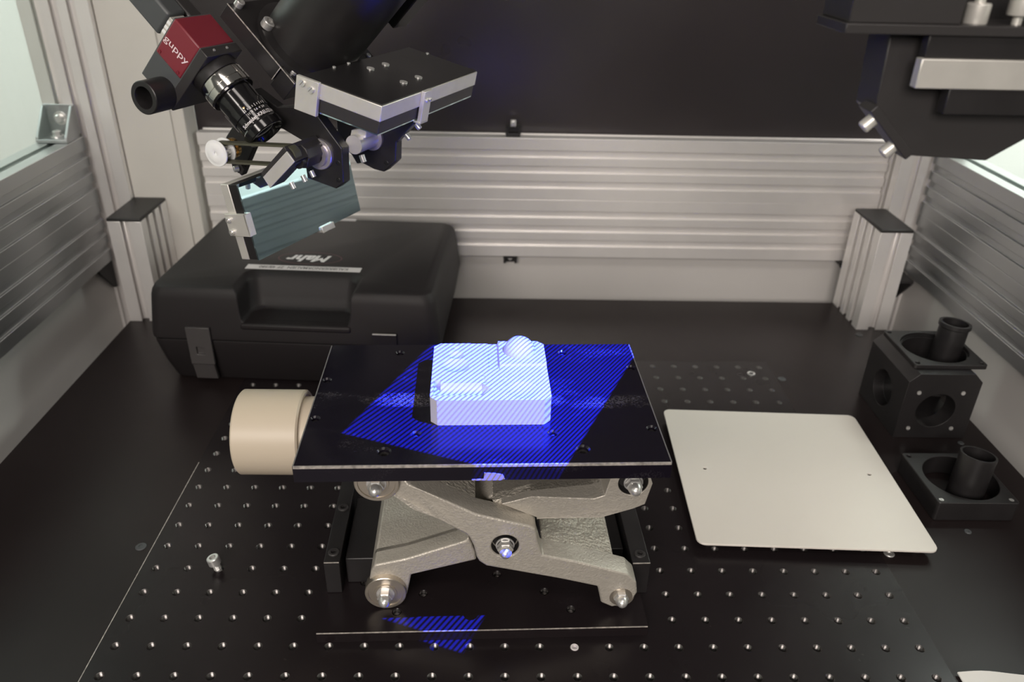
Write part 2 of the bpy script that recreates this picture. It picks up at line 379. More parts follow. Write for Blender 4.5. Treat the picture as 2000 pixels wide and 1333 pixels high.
# ------------------------------------------------------------------ brackets, clips and screws of the frame
def bracket(name, label, o, ex, ey, ez, dark=False):
    """angle bracket: ex = along the depth of the foot (away from the upright), ez = up the upright, ey = width"""
    T = frame(o, ex, ey, ez); t = thing(name, label, 'bracket', o); m = 'black_plastic' if dark else 'aluminium_profile_side'
    b = MB(); b.box((0, -18, 0), (36, 18, 4), T); b.box((0, -18, 0), (4, 18, 38), T)
    for y0, y1 in ((-18, -15), (15, 18)):
        b.prism([(3, 3), (35, 3), (35, 6), (7, 37), (3, 37)], -y1, -y0, T @ frame((0, 0, 0), (1, 0, 0), (0, 0, 1)))
    b.build('body', m, t, bevel=.5)
    s = MB(); s.lathe([(8, 0), (8, 1), (0, 1)], 20, T @ frame((4, 0, 22), (0, 1, 0), (0, 0, 1), (1, 0, 0)))
    s.lathe([(5, 1), (5, 5), (4, 6), (0, 6)], 20, T @ frame((4, 0, 22), (0, 1, 0), (0, 0, 1), (1, 0, 0))); s.build('bolt', 'zinc', t)
    s = MB(); s.lathe([(7.5, 0), (7.5, 1.2), (0, 1.2)], 20, T @ frame((20, 0, 4), (1, 0, 0), (0, 1, 0)))
    s.lathe([(5, 1), (5, 6), (4.3, 6.8), (0, 6.8)], 6, T @ frame((20, 0, 4), (1, 0, 0), (0, 1, 0))); s.build('bolt', 'zinc', t)
    return t
bracket('corner_bracket', 'grey die-cast corner bracket with two bolts on top of the left rail', (-542, 595.5, 214.3), (0, -1, 0), (-1, 0, 0), (0, 0, 1))
bracket('corner_bracket', 'dark corner bracket under the left side rail', (-542, 595.5, 53.7), (0, -1, 0), (1, 0, 0), (0, 0, -1), True)
bracket('corner_bracket', 'dark corner bracket under the right side rail behind the short post', (502, 595.5, 53.7), (0, -1, 0), (1, 0, 0), (0, 0, -1), True)
bracket('corner_bracket', 'dark corner bracket under the right end of the back rail', (481.5, 636, 53.7), (-1, 0, 0), (0, -1, 0), (0, 0, -1), True)
def clip(label, x, z, up):
    t = thing('panel_clip', label, 'clip', (x, 634, z)); s = 1 if up else -1
    T = frame((x, 634, z), (1, 0, 0), (0, s, 0), (0, 0, s)) if up else frame((x, 634, z), (1, 0, 0), (0, 1, 0), (0, 0, -1))
    b = MB(); b.box((-9, -6, 0), (9, 6, 4), T); b.box((-9, 2, 4), (9, 6, 13), T); b.box((-9, -6, 4), (-6, 2, 12), T); b.box((6, -6, 4), (9, 2, 12), T)
    b.build('body', 'black_plastic', t, bevel=.5)
    s2 = MB()
    if up: s2.box((-3.5, -4, 12), (3.5, 2, 20), T); s2.cyl(T @ Vector((0, -4, 16)), T @ Vector((0, -7, 16)), 3, seg=16)
    else: s2.cyl(T @ Vector((0, 1.8, 6)), T @ Vector((0, -2, 6)), 3, seg=16)
    s2.build('screw', 'zinc', t, bevel=.4)
clip('small black panel clip with silver screw on top of the back rail', -2, 214.2, True)
clip('small black panel clip under the back rail over the pale skirting', -2.5, 53.8, False)
def foot_pillar(x, label):
    tag(MB().lathe([(0, -60), (14, -60), (14, 8), (0, 8)], 24, Matrix.Translation((x, 610, 0))).build('foot_pillar', 'satin_aluminium', org=(x, 610, -60)), label, 'pillar')
foot_pillar(-500, 'round metal pillar behind the left short post at the table edge')
foot_pillar(503, 'round metal pillar behind the right short post and the black cube')
def table_screw(x, y, label, z=0.0, r=4.4, m='camera_grey', rim='zinc'):
    t = thing('countersunk_screw', label, 'screw', (x, y, z))
    b = MB(); A = Matrix.Translation((x, y, z)); b.lathe([(0, .3), (r * .45, .3), (r * .45, .9), (r * .9, .9), (r, .5), (r, 0)], 20, A); b.build('head', m, t)
table_screw(-308.8, 123.8, 'lone countersunk screw in the table left of the bright breadboard edge')
table_screw(-274.5, 411.2, 'countersunk screw in front of the black case near the left hole rows', .25)
table_screw(306.4, 399.5, 'dull countersunk screw in the table right of the silver ring', 0)
table_screw(307.4, 121.0, 'countersunk screw at the front right corner of the white plate', 0, m='zinc')
table_screw(440.4, 509.6, 'countersunk screw in front of the right short post', 0)
table_screw(450.0, 278.0, 'small screw on the table between the cube and the low mount', 0, 3)
table_screw(388.0, 148.0, 'small screw on the table in front of the low square mount', 0, 3)
tag(MB().lathe([(2.6, .3), (2.6, 1.3), (3.4, 1.6), (4.4, 1.3), (4.4, .3), (2.6, .3)], 24, Matrix.Translation((274.1, 410.2, 0))).build('washer_ring', 'zinc', org=(274.1, 410.2, .25)), 'small shiny silver ring lying on the breadboard behind the white plate', 'washer')
tag(MB().lathe([(0, -.8), (1.5, -.8), (1.5, .4), (2.6, .75), (3.0, .4), (2.9, -3)], 20, Matrix.Translation((37.6, 25.3, 0))).build('set_screw', 'label_paper', org=(37.6, 25.3, 0)), 'pale hollow set screw sitting in a breadboard hole in front of the jack base', 'screw')
# dust specks / scratch stay part of the board
# loose socket head screw
t = thing('socket_screw', 'loose silver socket head screw standing in a breadboard hole on the left', 'screw', (-238, 99.5, 0))
d = Vector((-0.22, 0.02, 1)).normalized(); p = Vector((-238, 99, -2))
b = MB(); b.cyl(p, p + d * 9, 2.6, seg=20); 
for k in range(5): b.lathe([(2.6, 0), (2.95, .4), (2.6, .8)], 16, axis(p + d * (3 + k * 1.1), d))
b.build('shank', 'zinc', t)
b = MB(); socket_screw(b, p + d * 9, d, 4.9, 6.2); b.lathe([(0, 0), (4.9, 0)], 20, axis(p + d * 9, d)); b.build('head', 'zinc', t)
# sheet at the lower right corner
sh = MB(); n = 24
pts = []
for i in range(n + 1):
    s = i / n; x = 303 + 130 * s; pts.append((x, 3.0 - 6 * s + 1.2 * sin(s * 7), 1.0 + 2.5 * math.exp(-((s - .12) / .14) ** 2)))
for i in range(n):
    a, b_ = pts[i], pts[i + 1]
    for (dy0, dz0, dy1, dz1) in ((0, -.6, 0, .6), (0, .6, -3, .2), (-3, .2, -120, .2), (-120, .2, -120, -.6), (-120, -.6, 0, -.6)):
        z0 = a[2] if dy0 > -100 else .9; z1 = b_[2] if dy0 > -100 else .9; z2 = b_[2] if dy1 > -100 else .9; z3 = a[2] if dy1 > -100 else .9
        f0 = 1 if dy0 > -3 else 0
        sh.add([(a[0], a[1] + dy0, z0 + dz0), (b_[0], b_[1] + dy0, z1 + dz0), (b_[0], b_[1] + dy1, z2 + dz1), (a[0], a[1] + dy1, z3 + dz1)], [(0, 1, 2, 3)])
tag(sh.build('paper_sheet', 'paper', org=(360, -50, 0.3)), 'white sheet with a lifted edge cut off at the lower right corner', 'paper')

# ------------------------------------------------------------------ carrying case
CT = rotz(-3, (-382.6, 380.3, 0))
case = thing('carrying_case', 'black plastic carrying case with handle notch lying on the table at the back left', 'case', (-230, 490, 0))
def tapered(x0, x1, y0, y1, z0, z1, top, bot, r=14, seg=5):
    """rounded-corner tray between z0 and z1; inset of the outline at top and bottom"""
    def loop(i, z, rr):
        out = []
        for cx, cy, a in ((x1 - i - rr, y1 - i - rr, 0), (x0 + i + rr, y1 - i - rr, 90), (x0 + i + rr, y0 + i + rr, 180), (x1 - i - rr, y0 + i + rr, 270)):
            for k in range(seg + 1):
                t = radians(a + 90 * k / seg); out.append((cx + rr * cos(t), cy + rr * sin(t), z))
        return out
    return loop
def loft(mb, loops, T=I4):
    n = len(loops[0]); vs = [p for l in loops for p in l]; fs = [tuple(range(n))[::-1], tuple(range(len(vs) - n, len(vs)))]
    for k in range(len(loops) - 1):
        for i in range(n): fs.append((k * n + i, k * n + (i + 1) % n, (k + 1) * n + (i + 1) % n, (k + 1) * n + i))
    mb.add(vs, fs, T)
lp = tapered(-7, 303, -3, 232, 0, 0, 0, 0)
lid = MB(); loft(lid, [lp(0, 56, 12), lp(0, 62, 12), lp(4.5, 102, 13), lp(6, 108, 13), lp(9, 113, 13), lp(14, 115, 12)], CT)
cut = MB(); cl = []
for z, i in ((77, 4), (80, 1.5), (90, 0), (108, -1), (113, -4), (122, -14)):
    cl.append([(93 + i, -30, z), (210 - i, -30, z)] + [(210 - i - 14 + 14 * cos(a), 34 - i + 14 * sin(a) - (115 - z) * .25, z) for a in [radians(k * 15) for k in range(7)]]
              + [(93 + i + 14 - 14 * sin(a), 34 - i + 14 * cos(a) - (115 - z) * .25, z) for a in [radians(k * 15) for k in range(7)]])
loft(cut, cl, CT)
lid.build('lid', 'case_plastic', case, bevel=1.2, segs=3, cut=cut, ang=50)
base = MB(); loft(base, [lp(17, 0.2, 10), lp(12, 3, 12), lp(6, 25, 12), lp(1.5, 50, 12), lp(1.5, 54.5, 12)], CT); base.build('base', 'case_plastic', case, bevel=1, ang=50)
seam = MB(); loft(seam, [lp(3, 54, 12), lp(3, 56.5, 12)], CT); seam.build('seam', 'deep_black', case)
hb = MB(); hb.box((93, -4.0, 70), (210, 10, 77.3), CT); hb.build('handle', 'case_plastic', case, bevel=2.5, segs=3)
for x0, nm in ((35, 'latch'), (233, 'latch')):
    m = 'latch_plastic' if x0 < 100 else 'case_plastic'
    l = MB(); l.box((x0, -6.5, 28), (x0 + 25.5, -2.8, 72), CT); l.prism([(-6.5, 28), (-2.8, 28), (1.5, 8), (-2.5, 8)], x0 + 1, x0 + 24.5, CT @ frame((0, 0, 0), (0, 1, 0), (0, 0, 1), (1, 0, 0)))
    c2 = MB(); c2.box((x0 + 8, -9, 40), (x0 + 17, -3.6, 49), CT)
    l.build('latch', m, case, bevel=.6, cut=c2 if x0 < 100 else None)
hl = MB(); hl.box((233.2, -6.7, 71.6), (258, -5.0, 72.4), CT); hl.build('latch_highlight', 'satin_aluminium', case, label='thin painted highlight along the right latch edge')  # bright strip stands in for the highlight on the latch top edge
for (x0, x1, y0, y1, nm) in ((84.3, 210.5, 54.6, 66.3, 'a'), (110, 171.5, 213.5, 221.3, 'b')):
    T2 = CT @ Matrix.Translation((0, 0, 115))
    s_ = MB(); s_.box((x0, y0, 0), (x1, y1, .25), CT @ Matrix.Translation((0, 0, 115)) @ Matrix.Rotation(radians(1.1 if nm == 'a' else 0), 4, 'Z') @ Matrix.Translation((0, 0, 0)) if False else T2)
    lb = s_.build('label_strip', 'label_paper', case, label='long white paper label strip with printed capitals' if nm == 'a' else 'short white paper label strip at the back of the lid')
    if nm == 'a':
        tx = text('label_print', 'KALIBRIERNORMALIEN  ZF 48/380', 8.2, CT @ Matrix.Translation((147.5, 60.8, 115.25)) @ Matrix.Rotation(pi, 4, 'Z'), 'dark_print', lb, sx=0.80, bold=.12)
T2 = CT @ Matrix.Translation((147, 89, 115)) @ Matrix.Rotation(pi, 4, 'Z')
text('maker_name', 'Mahr', 24, T2, 'white_print', case, bold=.9, shear=.28, sx=.92)
el = MB(); n = 48; vs = []
for r in (1, .975):
    vs += [(36 * r * cos(2 * pi * i / n), (17 - (1 - r) * 36 + (1 - r) * 17) * r * sin(2 * pi * i / n), .15) for i in range(n)]
el.add(vs, [(i, (i + 1) % n, n + (i + 1) % n, n + i) for i in range(n)], T2); el.build('maker_oval', 'red_print', case, label='dull red oval ring round the maker name')

# ------------------------------------------------------------------ lab jack (local frame: origin at plate centre, yaw 1.8 deg)
JT = rotz(1.8, (-30, 110, 0)); jack = thing('lab_jack', 'scissor lab jack with black plates and cast grey arms on the breadboard', 'lab jack', (-30, 110, 0))
def jp(x, y, z): return JT @ Vector((x, y, z))
c = MB()
HT = [(-64, -63, 3.6), (64, -62.5, 3.6), (-114, -25, 2.4), (-114, 25, 2.4), (-45, -44, 2.6), (46, -44.5, 2.6), (113.5, -40, 2.6), (114, 41, 2.6), (63.5, 64.5, 2.6), (-64, 65, 2.6)]
for x, y, r in HT: c.cyl(jp(x, y, 150), jp(x, y, 160), r, seg=20); c.lathe([(0, -1.2), (r, -1.2), (r + 1.4, .2), (0, .2)], 20, JT @ Matrix.Translation((x, y, 157)))
tp = MB(); tp.box((-119, -78, 145), (119, 78, 157), JT)
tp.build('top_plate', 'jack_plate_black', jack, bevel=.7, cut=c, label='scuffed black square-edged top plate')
ed = MB(); ed.box((-118.6, -78.12, 155.4), (118.6, -77.0, 157.08), JT); ed.build('edge_highlight', 'black_edge_bright', jack, label='painted bright line on the front edge of the top plate')  # bright line on the front edge, painted as a strip
for xa in (-119.08, 118.3):
    e2 = MB(); e2.box((xa, -77.5, 156.5), (xa + .78, 77.5, 157.05), JT); e2.build('edge_highlight', 'side_highlight', jack, label='thin painted highlight on the side edge of the top plate')  # pale strips stand in for highlights along the side edges
for x, y, r in HT:
    hs = MB(); hs.lathe([(0, -5.5), (r * .55, -5.5), (r * .55, -3), (r * .98, -3)], 16, JT @ Matrix.Translation((x, y, 157))); hs.build('plate_screw', 'dark_metal', jack)
ch = MB(); ch.prism([(-8, 145), (10, 145), (13, 146), (11.5, 149.5), (7, 150.5), (0, 151), (-0.5, 146.2), (-8, 145.8)], -78.35, -77.8, JT @ frame((0, 0, 0), (1, 0, 0), (0, 0, 1), (0, 1, 0)))
ch.build('chipped_spot', 'chip_bare', jack, label='chipped pale spot on the plate front edge')
HB = [(-45, -42.4), (-63.4, -59.7), (46.4, -42.7), (64.7, -60.6), (-90, -30), (11, -24)]
c = MB()
for x, y in HB: c.cyl(jp(x, y, 4), jp(x, y, 13), 2.9, seg=20); c.lathe([(0, -.8), (2.9, -.8), (3.8, .2), (0, .2)], 20, JT @ Matrix.Translation((x, y, 9.5)))
bp_ = MB(); bp_.box((-119, -78, 0.4), (119, 78, 9.5), JT); bp_.build('base_plate', 'anodised_board', jack, bevel=.6, cut=c)
be = MB(); be.box((-118.6, -78.1, 8.9), (118.6, -77.5, 9.58), JT); be.build('edge_highlight', 'black_edge_bright', jack, label='painted highlight on the front edge of the base plate')  # base plate edge highlight, laid on as a bright strip
for x, y in HB:
    hs = MB(); hs.lathe([(2.85, 0), (2.6, -.6), (2.85, -1.2), (2.6, -1.8), (2.85, -2.4), (2.6, -3), (2.85, -3.6), (0, -5.2)], 16, JT @ Matrix.Translation((x, y, 9.3))); hs.build('tapped_hole', 'hole_thread', jack)
for xa, xb, ya, yb, scr in ((-117, -105.5, -40, 60, ((-111, -30), (-111, 20))), (110.5, 124, -46, 60, ((117.5, -37),))):
    br = MB(); br.box((xa, ya, 9.6), (xb, yb, 40), JT); o = br.build('guide_bar', 'black_metal', jack, bevel=.5)
    be = MB(); be.box((xa + .3, ya - .1, 39.4), (xb - .3, ya + .5, 40.06), JT); be.build('bar_edge', 'black_edge_bright', o)
    for x, y in scr:
        s = MB(); socket_screw(s, jp(x, y, 39.6), (0, 0, 1), 4.2, 1.8); s.build('bar_screw', 'dark_metal', o)
ib = MB(); ib.box((-103, -30, 9.6), (-72, 40, 34), JT); ib.build('nut_block', 'black_metal', jack, bevel=.8)
ib = MB(); ib.box((97, -20, 9.6), (109, 50, 30), JT); ib.build('side_block', 'black_metal', jack, bevel=.8)
for q in ((-80, 8, 112, 143),): MB().cyl(jp(q[0], q[1], q[2]), jp(q[0], q[1], q[3]), 5.5).build('brass_nut', 'brass', jack)
# scissor arms
def ss(a, b, x):
    t = min(1, max(0, (x - a) / (b - a))); return t * t * (3 - 2 * t)
FA = lambda x: -50 - 14 * ss(-62, -42, x)
FB = lambda x: -52 - 9 * ss(46, 58, x)
XZ = JT @ frame((0, 0, 0), (1, 0, 0), (0, 0, 1), (0, -1, 0))     # local z = -y (towards the viewer)
A_ = [(-73, 137), (-60, 138), (-53.1, 130.5), (-50, 127), (-43.1, 126.4), (-26.9, 117.6), (-5.5, 104.9), (10, 100), (31.1, 94.0), (35.5, 90.7), (37.1, 80.1), (40.7, 66.8), (65.0, 60.3), (103.1, 47.3), (110.1, 39.3), (111.7, 28.5), (107.2, 17.8), (94.2, 14.6), (85.9, 19.3), (82.1, 35.6), (53.1, 44.2), (1.9, 57.5), (-3.1, 61.9), (-5.0, 66.1), (-6.8, 76.1), (-9.9, 84.3), (-12.9, 87.6), (-32.0, 101.5), (-46.2, 108.5), (-58, 111), (-66, 115), (-78, 119), (-82, 128), (-79, 135)]
A_web_r = [(41.5, 66.4), (65, 60.1), (95, 50), (95, 42), (82, 36.5), (53, 45), (41.5, 50)]
A_web_l = [(-50, 126.8), (-43.1, 126.2), (-26.9, 117.4), (-5.5, 104.7), (-9, 88), (-32, 102), (-50, 112)]
B_ = [(-78, 48.5), (-55.4, 54.0), (-13.1, 70.0), (-10.6, 73.3), (-6, 88), (5.6, 101.5), (32.6, 109.7), (74.3, 114.6), (81.4, 117.1), (84.0, 130.0), (86, 137), (104, 138), (109.7, 134.7), (113.1, 126.6), (109.7, 108.9), (102.1, 105.1), (80.4, 97.5), (40.8, 89.6), (37.0, 88.8), (25, 70), (-4.9, 51.9), (-52.3, 38.2), (-53.9, 29.4), (-56.3, 18), (-64, 14), (-78, 15), (-83.5, 25), (-82.9, 31.9), (-81.0, 42.4)]
B_web_l = [(-68.5, 50.3), (-55.4, 54.0), (-13.1, 69.8), (-11, 60), (-20, 48), (-52.3, 40), (-68.5, 36)]
B_web_r = [(5.6, 101.5), (32.6, 109.7), (74.3, 114.6), (81.4, 117.1), (88, 110), (80.4, 97.5), (40.8, 89.6), (37.0, 88.8), (20, 90)]
B_front_l = [p for p in B_[:4]] + [(-6, 60), (-4.9, 51.9)] + B_[21:]
B_front_r = [(12, 103.2), (32.6, 109.7)] + B_[7:18] + [(37.0, 88.8), (37.5, 90.5)]
arm = MB(); arm.prism(A_, 46, lambda x: -FA(x), XZ)
c = MB(); c.cyl(jp(14.8, -72, 75.8), jp(14.8, -55.5, 75.8), 9.6, seg=40)
aa = arm.build('scissor_arm', 'cast_aluminium', jack, bevel=1.4, segs=3, cut=c)
w_ = MB(); w_.prism(A_web_r, -58, 47.5, XZ); w_.prism(A_web_l, -58, 47.5, XZ); w_.build('arm_web', 'cast_rough', aa, bevel=1.2)
w_ = MB(); w_.prism(A_, -64, -46, XZ); w_.build('rear_rib', 'cast_aluminium', aa, bevel=1.4)
arb = MB(); arb.prism(B_, -40, 40, XZ); bb_arm = arb.build('scissor_arm', 'cast_aluminium', jack, bevel=1.4, segs=3)
w_ = MB(); w_.prism(B_front_l, 34, lambda x: -FB(x), XZ); w_.build('front_rib', 'cast_aluminium', bb_arm, bevel=1.4, segs=3)
c = MB(); c.cyl(jp(100, -70, 127.3), jp(100, -53, 127.3), 10.2, seg=40)
w_ = MB(); w_.prism(B_front_r, 34, lambda x: -FB(x), XZ); w_.build('front_rib', 'cast_aluminium', bb_arm, bevel=1.4, segs=3, cut=c)
w_ = MB(); w_.prism(B_web_l, -50, 47, XZ); w_.prism(B_web_r, -50, 47, XZ); w_.build('arm_web', 'cast_rough', bb_arm, bevel=1.2)
# pivots: bosses, bearings, bushes and cap nuts
def ring(mb, x, y, z, ro, ri, h): mb.lathe([(ri, 0), (ro - .6, 0), (ro, .6), (ro, h), (ri, h), (ri, 0)], 32, JT @ frame((x, y, z), (1, 0, 0), (0, 0, 1), (0, -1, 0)))
for (x, y, z) in ((-71, -50, 128), (-71, -47.5, 24.8)):
    r = MB(); T = JT @ frame((x, y, z), (1, 0, 0), (0, 0, 1), (0, -1, 0))
    r.lathe([(6, 0), (14.6, 0), (15, .6), (15, 8.6), (14.5, 9), (12.6, 9), (12.4, 8.2), (8.4, 8.2), (8.2, 9), (5.8, 9), (5.8, 0)], 40, T)
    r.build('bearing', 'bearing_steel', jack)
def cap_nut(x, y, z):
    T = JT @ frame((x, y, z), (1, 0, 0), (0, 0, 1), (0, -1, 0)); m = MB()
    m.lathe([(0, 0), (6.6, 0), (6.6, .9), (0, .9)], 24, T)
    m.lathe([(0, .9), (5.6, .9), (5.6, 5.6), (4.7, 6.4), (0, 6.4)], 6, T)
    m.lathe([(4.5, 6.2), (4.5, 7.5), (4.1, 9.2), (3.0, 11), (1.6, 12), (0, 12.3)], 20, T)
    m.build('cap_nut', 'zinc', jack)
for x, y, z in ((-71, -58.6, 128), (-71, -56.2, 24.8), (14.8, -62.5, 76), (100, -61, 25), (100, -60.2, 127.5)): cap_nut(x, y, z)
rg = MB(); ring(rg, 100, -59.5, 25, 9.8, 6, 4.2); ring(rg, 100, -62, 25, 8.4, 5, 2.2); rg.build('bush', 'bearing_steel', jack)
for (x, y, z, r) in ((14.8, -55.6, 75.8, 9.5), (100, -53.1, 127.3, 10.1)):
    T = JT @ frame((x, y, z), (1, 0, 0), (0, 0, 1), (0, -1, 0))
    rr = MB(); rr.lathe([(r, 7.2), (r - .05, .1), (6.6, .1), (6.6, .6), (5.6, .6), (5.6, 8), (0, 8)], 40, T); rr.build('bore_liner', 'dark_metal', jack, label='dark bored recess round the pivot nut')
# knob
kb = MB(); K = frame((-157.5, 108, 127), (0, 1, 0), (0, 0, 1), (1, 0, 0)) @ Matrix.Rotation(0, 4, 'Z')
kb.lathe([(0, -46), (22, -46), (29.5, -46), (30.8, -44.8), (30.8, -1.2), (29.6, 0), (27.5, 0), (27.5, -.8), (0, -.8)], 64, K)
kb.build('knob', 'cream_knob', jack, label='large cream cylindrical hand knob')
hb = MB(); hb.lathe([(0, -1), (26, -1), (26, 11.5), (0, 11.5)], 48, K); hb.build('knob_hub', 'cream_knob', jack, bevel=.5)
sp = MB(); sp.lathe([(0, 10), (7, 10), (7, 80), (0, 80)], 24, K); sp.build('spindle', 'zinc', jack)

# ------------------------------------------------------------------ white machined test block on the jack plate
blk = thing('test_block', 'white machined test block with dome and recesses under blue stripes on the jack', 'block', tuple(jp(5, 4.5, 157)))
X0, X1, Y0, Y1, CH = -35.7, 45.6, -34.6, 43.8, 4.8
def htop(x, y):
    z = 20.0
    if x > 11.5 and y > 9.9: z += 1.7
    elif 4 < x <= 11.5 and y > 6 : z -= 0.9
    elif -8 < x <= 4 and y > 30: z -= 0.3
    for cx, cy, r, d in ((-19.2, 37, 2.5, 1.2), (-19.3, 26.5, 5.6, 2.2), (-19.3, 12, 10, 3.0), (27, -22, 10.8, 1.6)):
        q = (x - cx) ** 2 + (y - cy) ** 2
        if q < r * r:
            R = (r * r + d * d) / (2 * d); z = min(z, 20 - (sqrt(max(0, R * R - q)) - (R - d)))
    yc = -20.6; hw = 7.6
    if -29.2 < x < -1:
        if abs(y - yc) < hw: z = min(z, 20 - sqrt(hw * hw - (y - yc) ** 2) * .8)
    elif -1 <= x < 5.5:
        k = hw * (1 - (x + 1) / 6.5)
        if abs(y - yc) < k: z = min(z, 20 - sqrt(k * k - (y - yc) ** 2) * .8)
    if -33.6 < x < -29.4 and -28 < y < -8.5: z = min(z, 15)
    if -1.5 < x < 4.5:                                        # narrow conical flute behind the trough
        t = (y + 13) / 18
        if 0 <= t < 1:
            k = 3.0 * (1 - t); 
            if abs(x - 1.2 - 2 * (1 - t) + 2) < k: z = min(z, 20 - .7 * (k - abs(x - 1.2 - 2 * (1 - t) + 2)))
    return z
NX, NY = 150, 150; bl = MB(); vs = []; fs = []
def xlim(y):
    e = max(0, Y0 + CH - y, y - (Y1 - CH)); return X0 + e, X1 - e
for j in range(NY + 1):
    y = Y0 + (Y1 - Y0) * j / NY; a, b_ = xlim(y)
    for i in range(NX + 1):
        x = a + (b_ - a) * i / NX; vs.append((x, y, 157 + htop(x, y)))
for j in range(NY):
    for i in range(NX): q = j * (NX + 1) + i; fs.append((q, q + 1, q + NX + 2, q + NX + 1))
bd = [i for i in range(NX + 1)] + [(j + 1) * (NX + 1) + NX for j in range(NY)] + [NY * (NX + 1) + NX - 1 - i for i in range(NX)] + [(NY - 1 - j) * (NX + 1) for j in range(NY - 1)]
n0 = len(vs); vs += [(vs[k][0], vs[k][1], 157.15) for k in bd]; m_ = len(bd)
fs += [(bd[(k + 1) % m_], bd[k], n0 + k, n0 + (k + 1) % m_) for k in range(m_)] + [tuple(range(n0, n0 + m_))[::-1]]
bl.add(vs, fs, JT); bl.build('block', 'white_block', blk, ang=28)
dm = MB(); dm.lathe([(11.4, 177.5)] + [(11.4 * cos(radians(a)), 178.4 + 11.4 * sin(radians(a))) for a in range(0, 90, 6)] + [(0, 189.8)], 48, JT @ Matrix.Translation((27, 29, 0))); dm.build('dome', 'white_block', blk)

# ------------------------------------------------------------------ white plate on four screw feet
wp = thing('cover_plate', 'pale flat metal plate with rounded corners and two small holes lying right of the jack', 'plate', (250, 215, 0))
WT = rotz(-2.3, (146.2, 120.8, 0))
def rrect(w, h, r, seg=6): return [(cx + r * cos(radians(a + 90 * k / seg)), cy + r * sin(radians(a + 90 * k / seg))) for cx, cy, a in ((w - r, h - r, 0), (r, h - r, 90), (r, r, 180), (w - r, r, 270)) for k in range(seg + 1)]
c = MB()
for x, y in ((25, 101), (177, 100)): c.cyl(WT @ Vector((x, y, 5)), WT @ Vector((x, y, 14)), 1.9, seg=16)
MB().prism(rrect(197.5, 199, 7), 8.3, 10.2, WT).build('plate', 'white_plate', wp, bevel=.3, cut=c)
for x, y in ((12, 12), (185, 12), (12, 187), (185, 187)):
    MB().lathe([(0, .3), (4, .3), (4, 8.3), (0, 8.3)], 16, WT @ Matrix.Translation((x, y, 0))).build('foot', 'dark_metal', wp)

# ------------------------------------------------------------------ black cube mount, low mount and the two tubes
cb = thing('cube_mount', 'black metal cube mount with bored faces and square flange at the right rear', 'mount', (422, 330, 0))
CX0, CX1, CY0, CY1 = 384, 457, 287, 372
body = MB()
body.prism([(CX0, 0), (CX1, 0), (CX1, 66), (CX1 - 9, 75), (CX0 + 9, 75), (CX0, 66)], -CY1, -CY0, frame((0, 0, .2), (1, 0, 0), (0, 0, 1), (0, -1, 0)))
c = MB(); c.cyl((419, 280, 33), (419, 380, 33), 19.5, seg=40); c.cyl((375, 330, 33), (395, 330, 33), 19.5, seg=40); c.cyl((428, 334, 12), (428, 334, 90), 30, seg=40)
body.build('body', 'black_metal', cb, bevel=.6, cut=c)
fl = MB(); fl.prism([(p[0] + 391, p[1] + 297) for p in rrect(73, 73, 3)], 75.2, 80); c = MB(); c.cyl((428, 334, 70), (428, 334, 90), 32, seg=48)
for x, y in ((395.5, 301.5), (459.5, 301.5), (395.5, 365.5), (459.5, 365.5)): c.cyl((x, y, 70), (x, y, 90), 2.2, seg=16)
fl.build('flange', 'black_metal', cb, bevel=.6, cut=c)
MB().lathe([(30.5, 40), (31.5, 40), (31.5, 77), (30.5, 77), (30.5, 40)], 48, Matrix.Translation((428, 334, 0))).build('gap_blocker', 'black_metal', cb)  # ring added inside the bore to block the brightness behind it
for x, z in ((397, 54), (441, 54), (397, 12), (441, 12)):
    s = MB(); slot_screw(s, (x, 287, z), (0, -1, 0), 2.0, .8); s.build('screw', 'zinc', cb)
def tube(label, p, d, r, h, lip=True):
    d = Vector(d).normalized(); m = MB(); A = axis(p, d)
    m.lathe([(r - 1.6, 0), (r, 0), (r, h - 5), (r + (1.4 if lip else 0.2), h - 4), (r + (1.4 if lip else .2), h), (r - 1.6, h), (r - 1.6, 0)], 40, A)
    return tag(m.build('lens_tube', 'black_metal', org=tuple(p)), label, 'tube')
tube('black flared tube leaning inside the ring of the cube mount', (445, 340, 60), (0.06, .06, 1), 14.0, 44)
mt = thing('flange_mount', 'low black square mount with a large round bore lying in front of the cube', 'mount', (402, 198, 0))
m = MB(); m.prism([(p[0] + 364, p[1] + 162) for p in rrect(72, 72, 3)], .3, 20); c = MB(); c.cyl((402, 198, -5), (402, 198, 30), 31.5, seg=48)
for x, y in ((369, 167), (431, 167), (369, 229), (431, 229)): c.cyl((x, y, 10), (x, y, 30), 2.0, seg=16)
m.build('body', 'black_metal', mt, bevel=.6, cut=c)
for x, y in ((369, 167), (431, 167)):
    m = MB(); slot_screw(m, (x, y, 18.9), (0, 0, 1), 1.9, .8); m.build('screw', 'zinc', mt)
tube('black plain tube leaning inside the bore of the low mount', (405, 190, 1), (0.09, 0.12, 1), 15, 47, False)

# ------------------------------------------------------------------ scanner head, left: local frame u (right), v (depth), w (up), yaw 23.5 deg
HU = Vector((cos(radians(23.5)), -sin(radians(23.5)), 0)); HV = Vector((sin(radians(23.5)), cos(radians(23.5)), 0)); HW = Vector((0, 0, 1))
HT_ = frame((0, 0, 0), HU, HV, HW)
def H(u, v, w): return HT_ @ Vector((u, v, w))
S2 = sqrt(.5)
LD = HU * S2 - HW * S2; WD = -HU * S2 - HW * S2          # lens direction, and "down-left"
LT = frame((0, 0, 0), LD, HV, -WD)                        # local x = L, y = v, z = -W (up-right)
def LP(L, v, W): return LT @ Vector((L, v, -W))
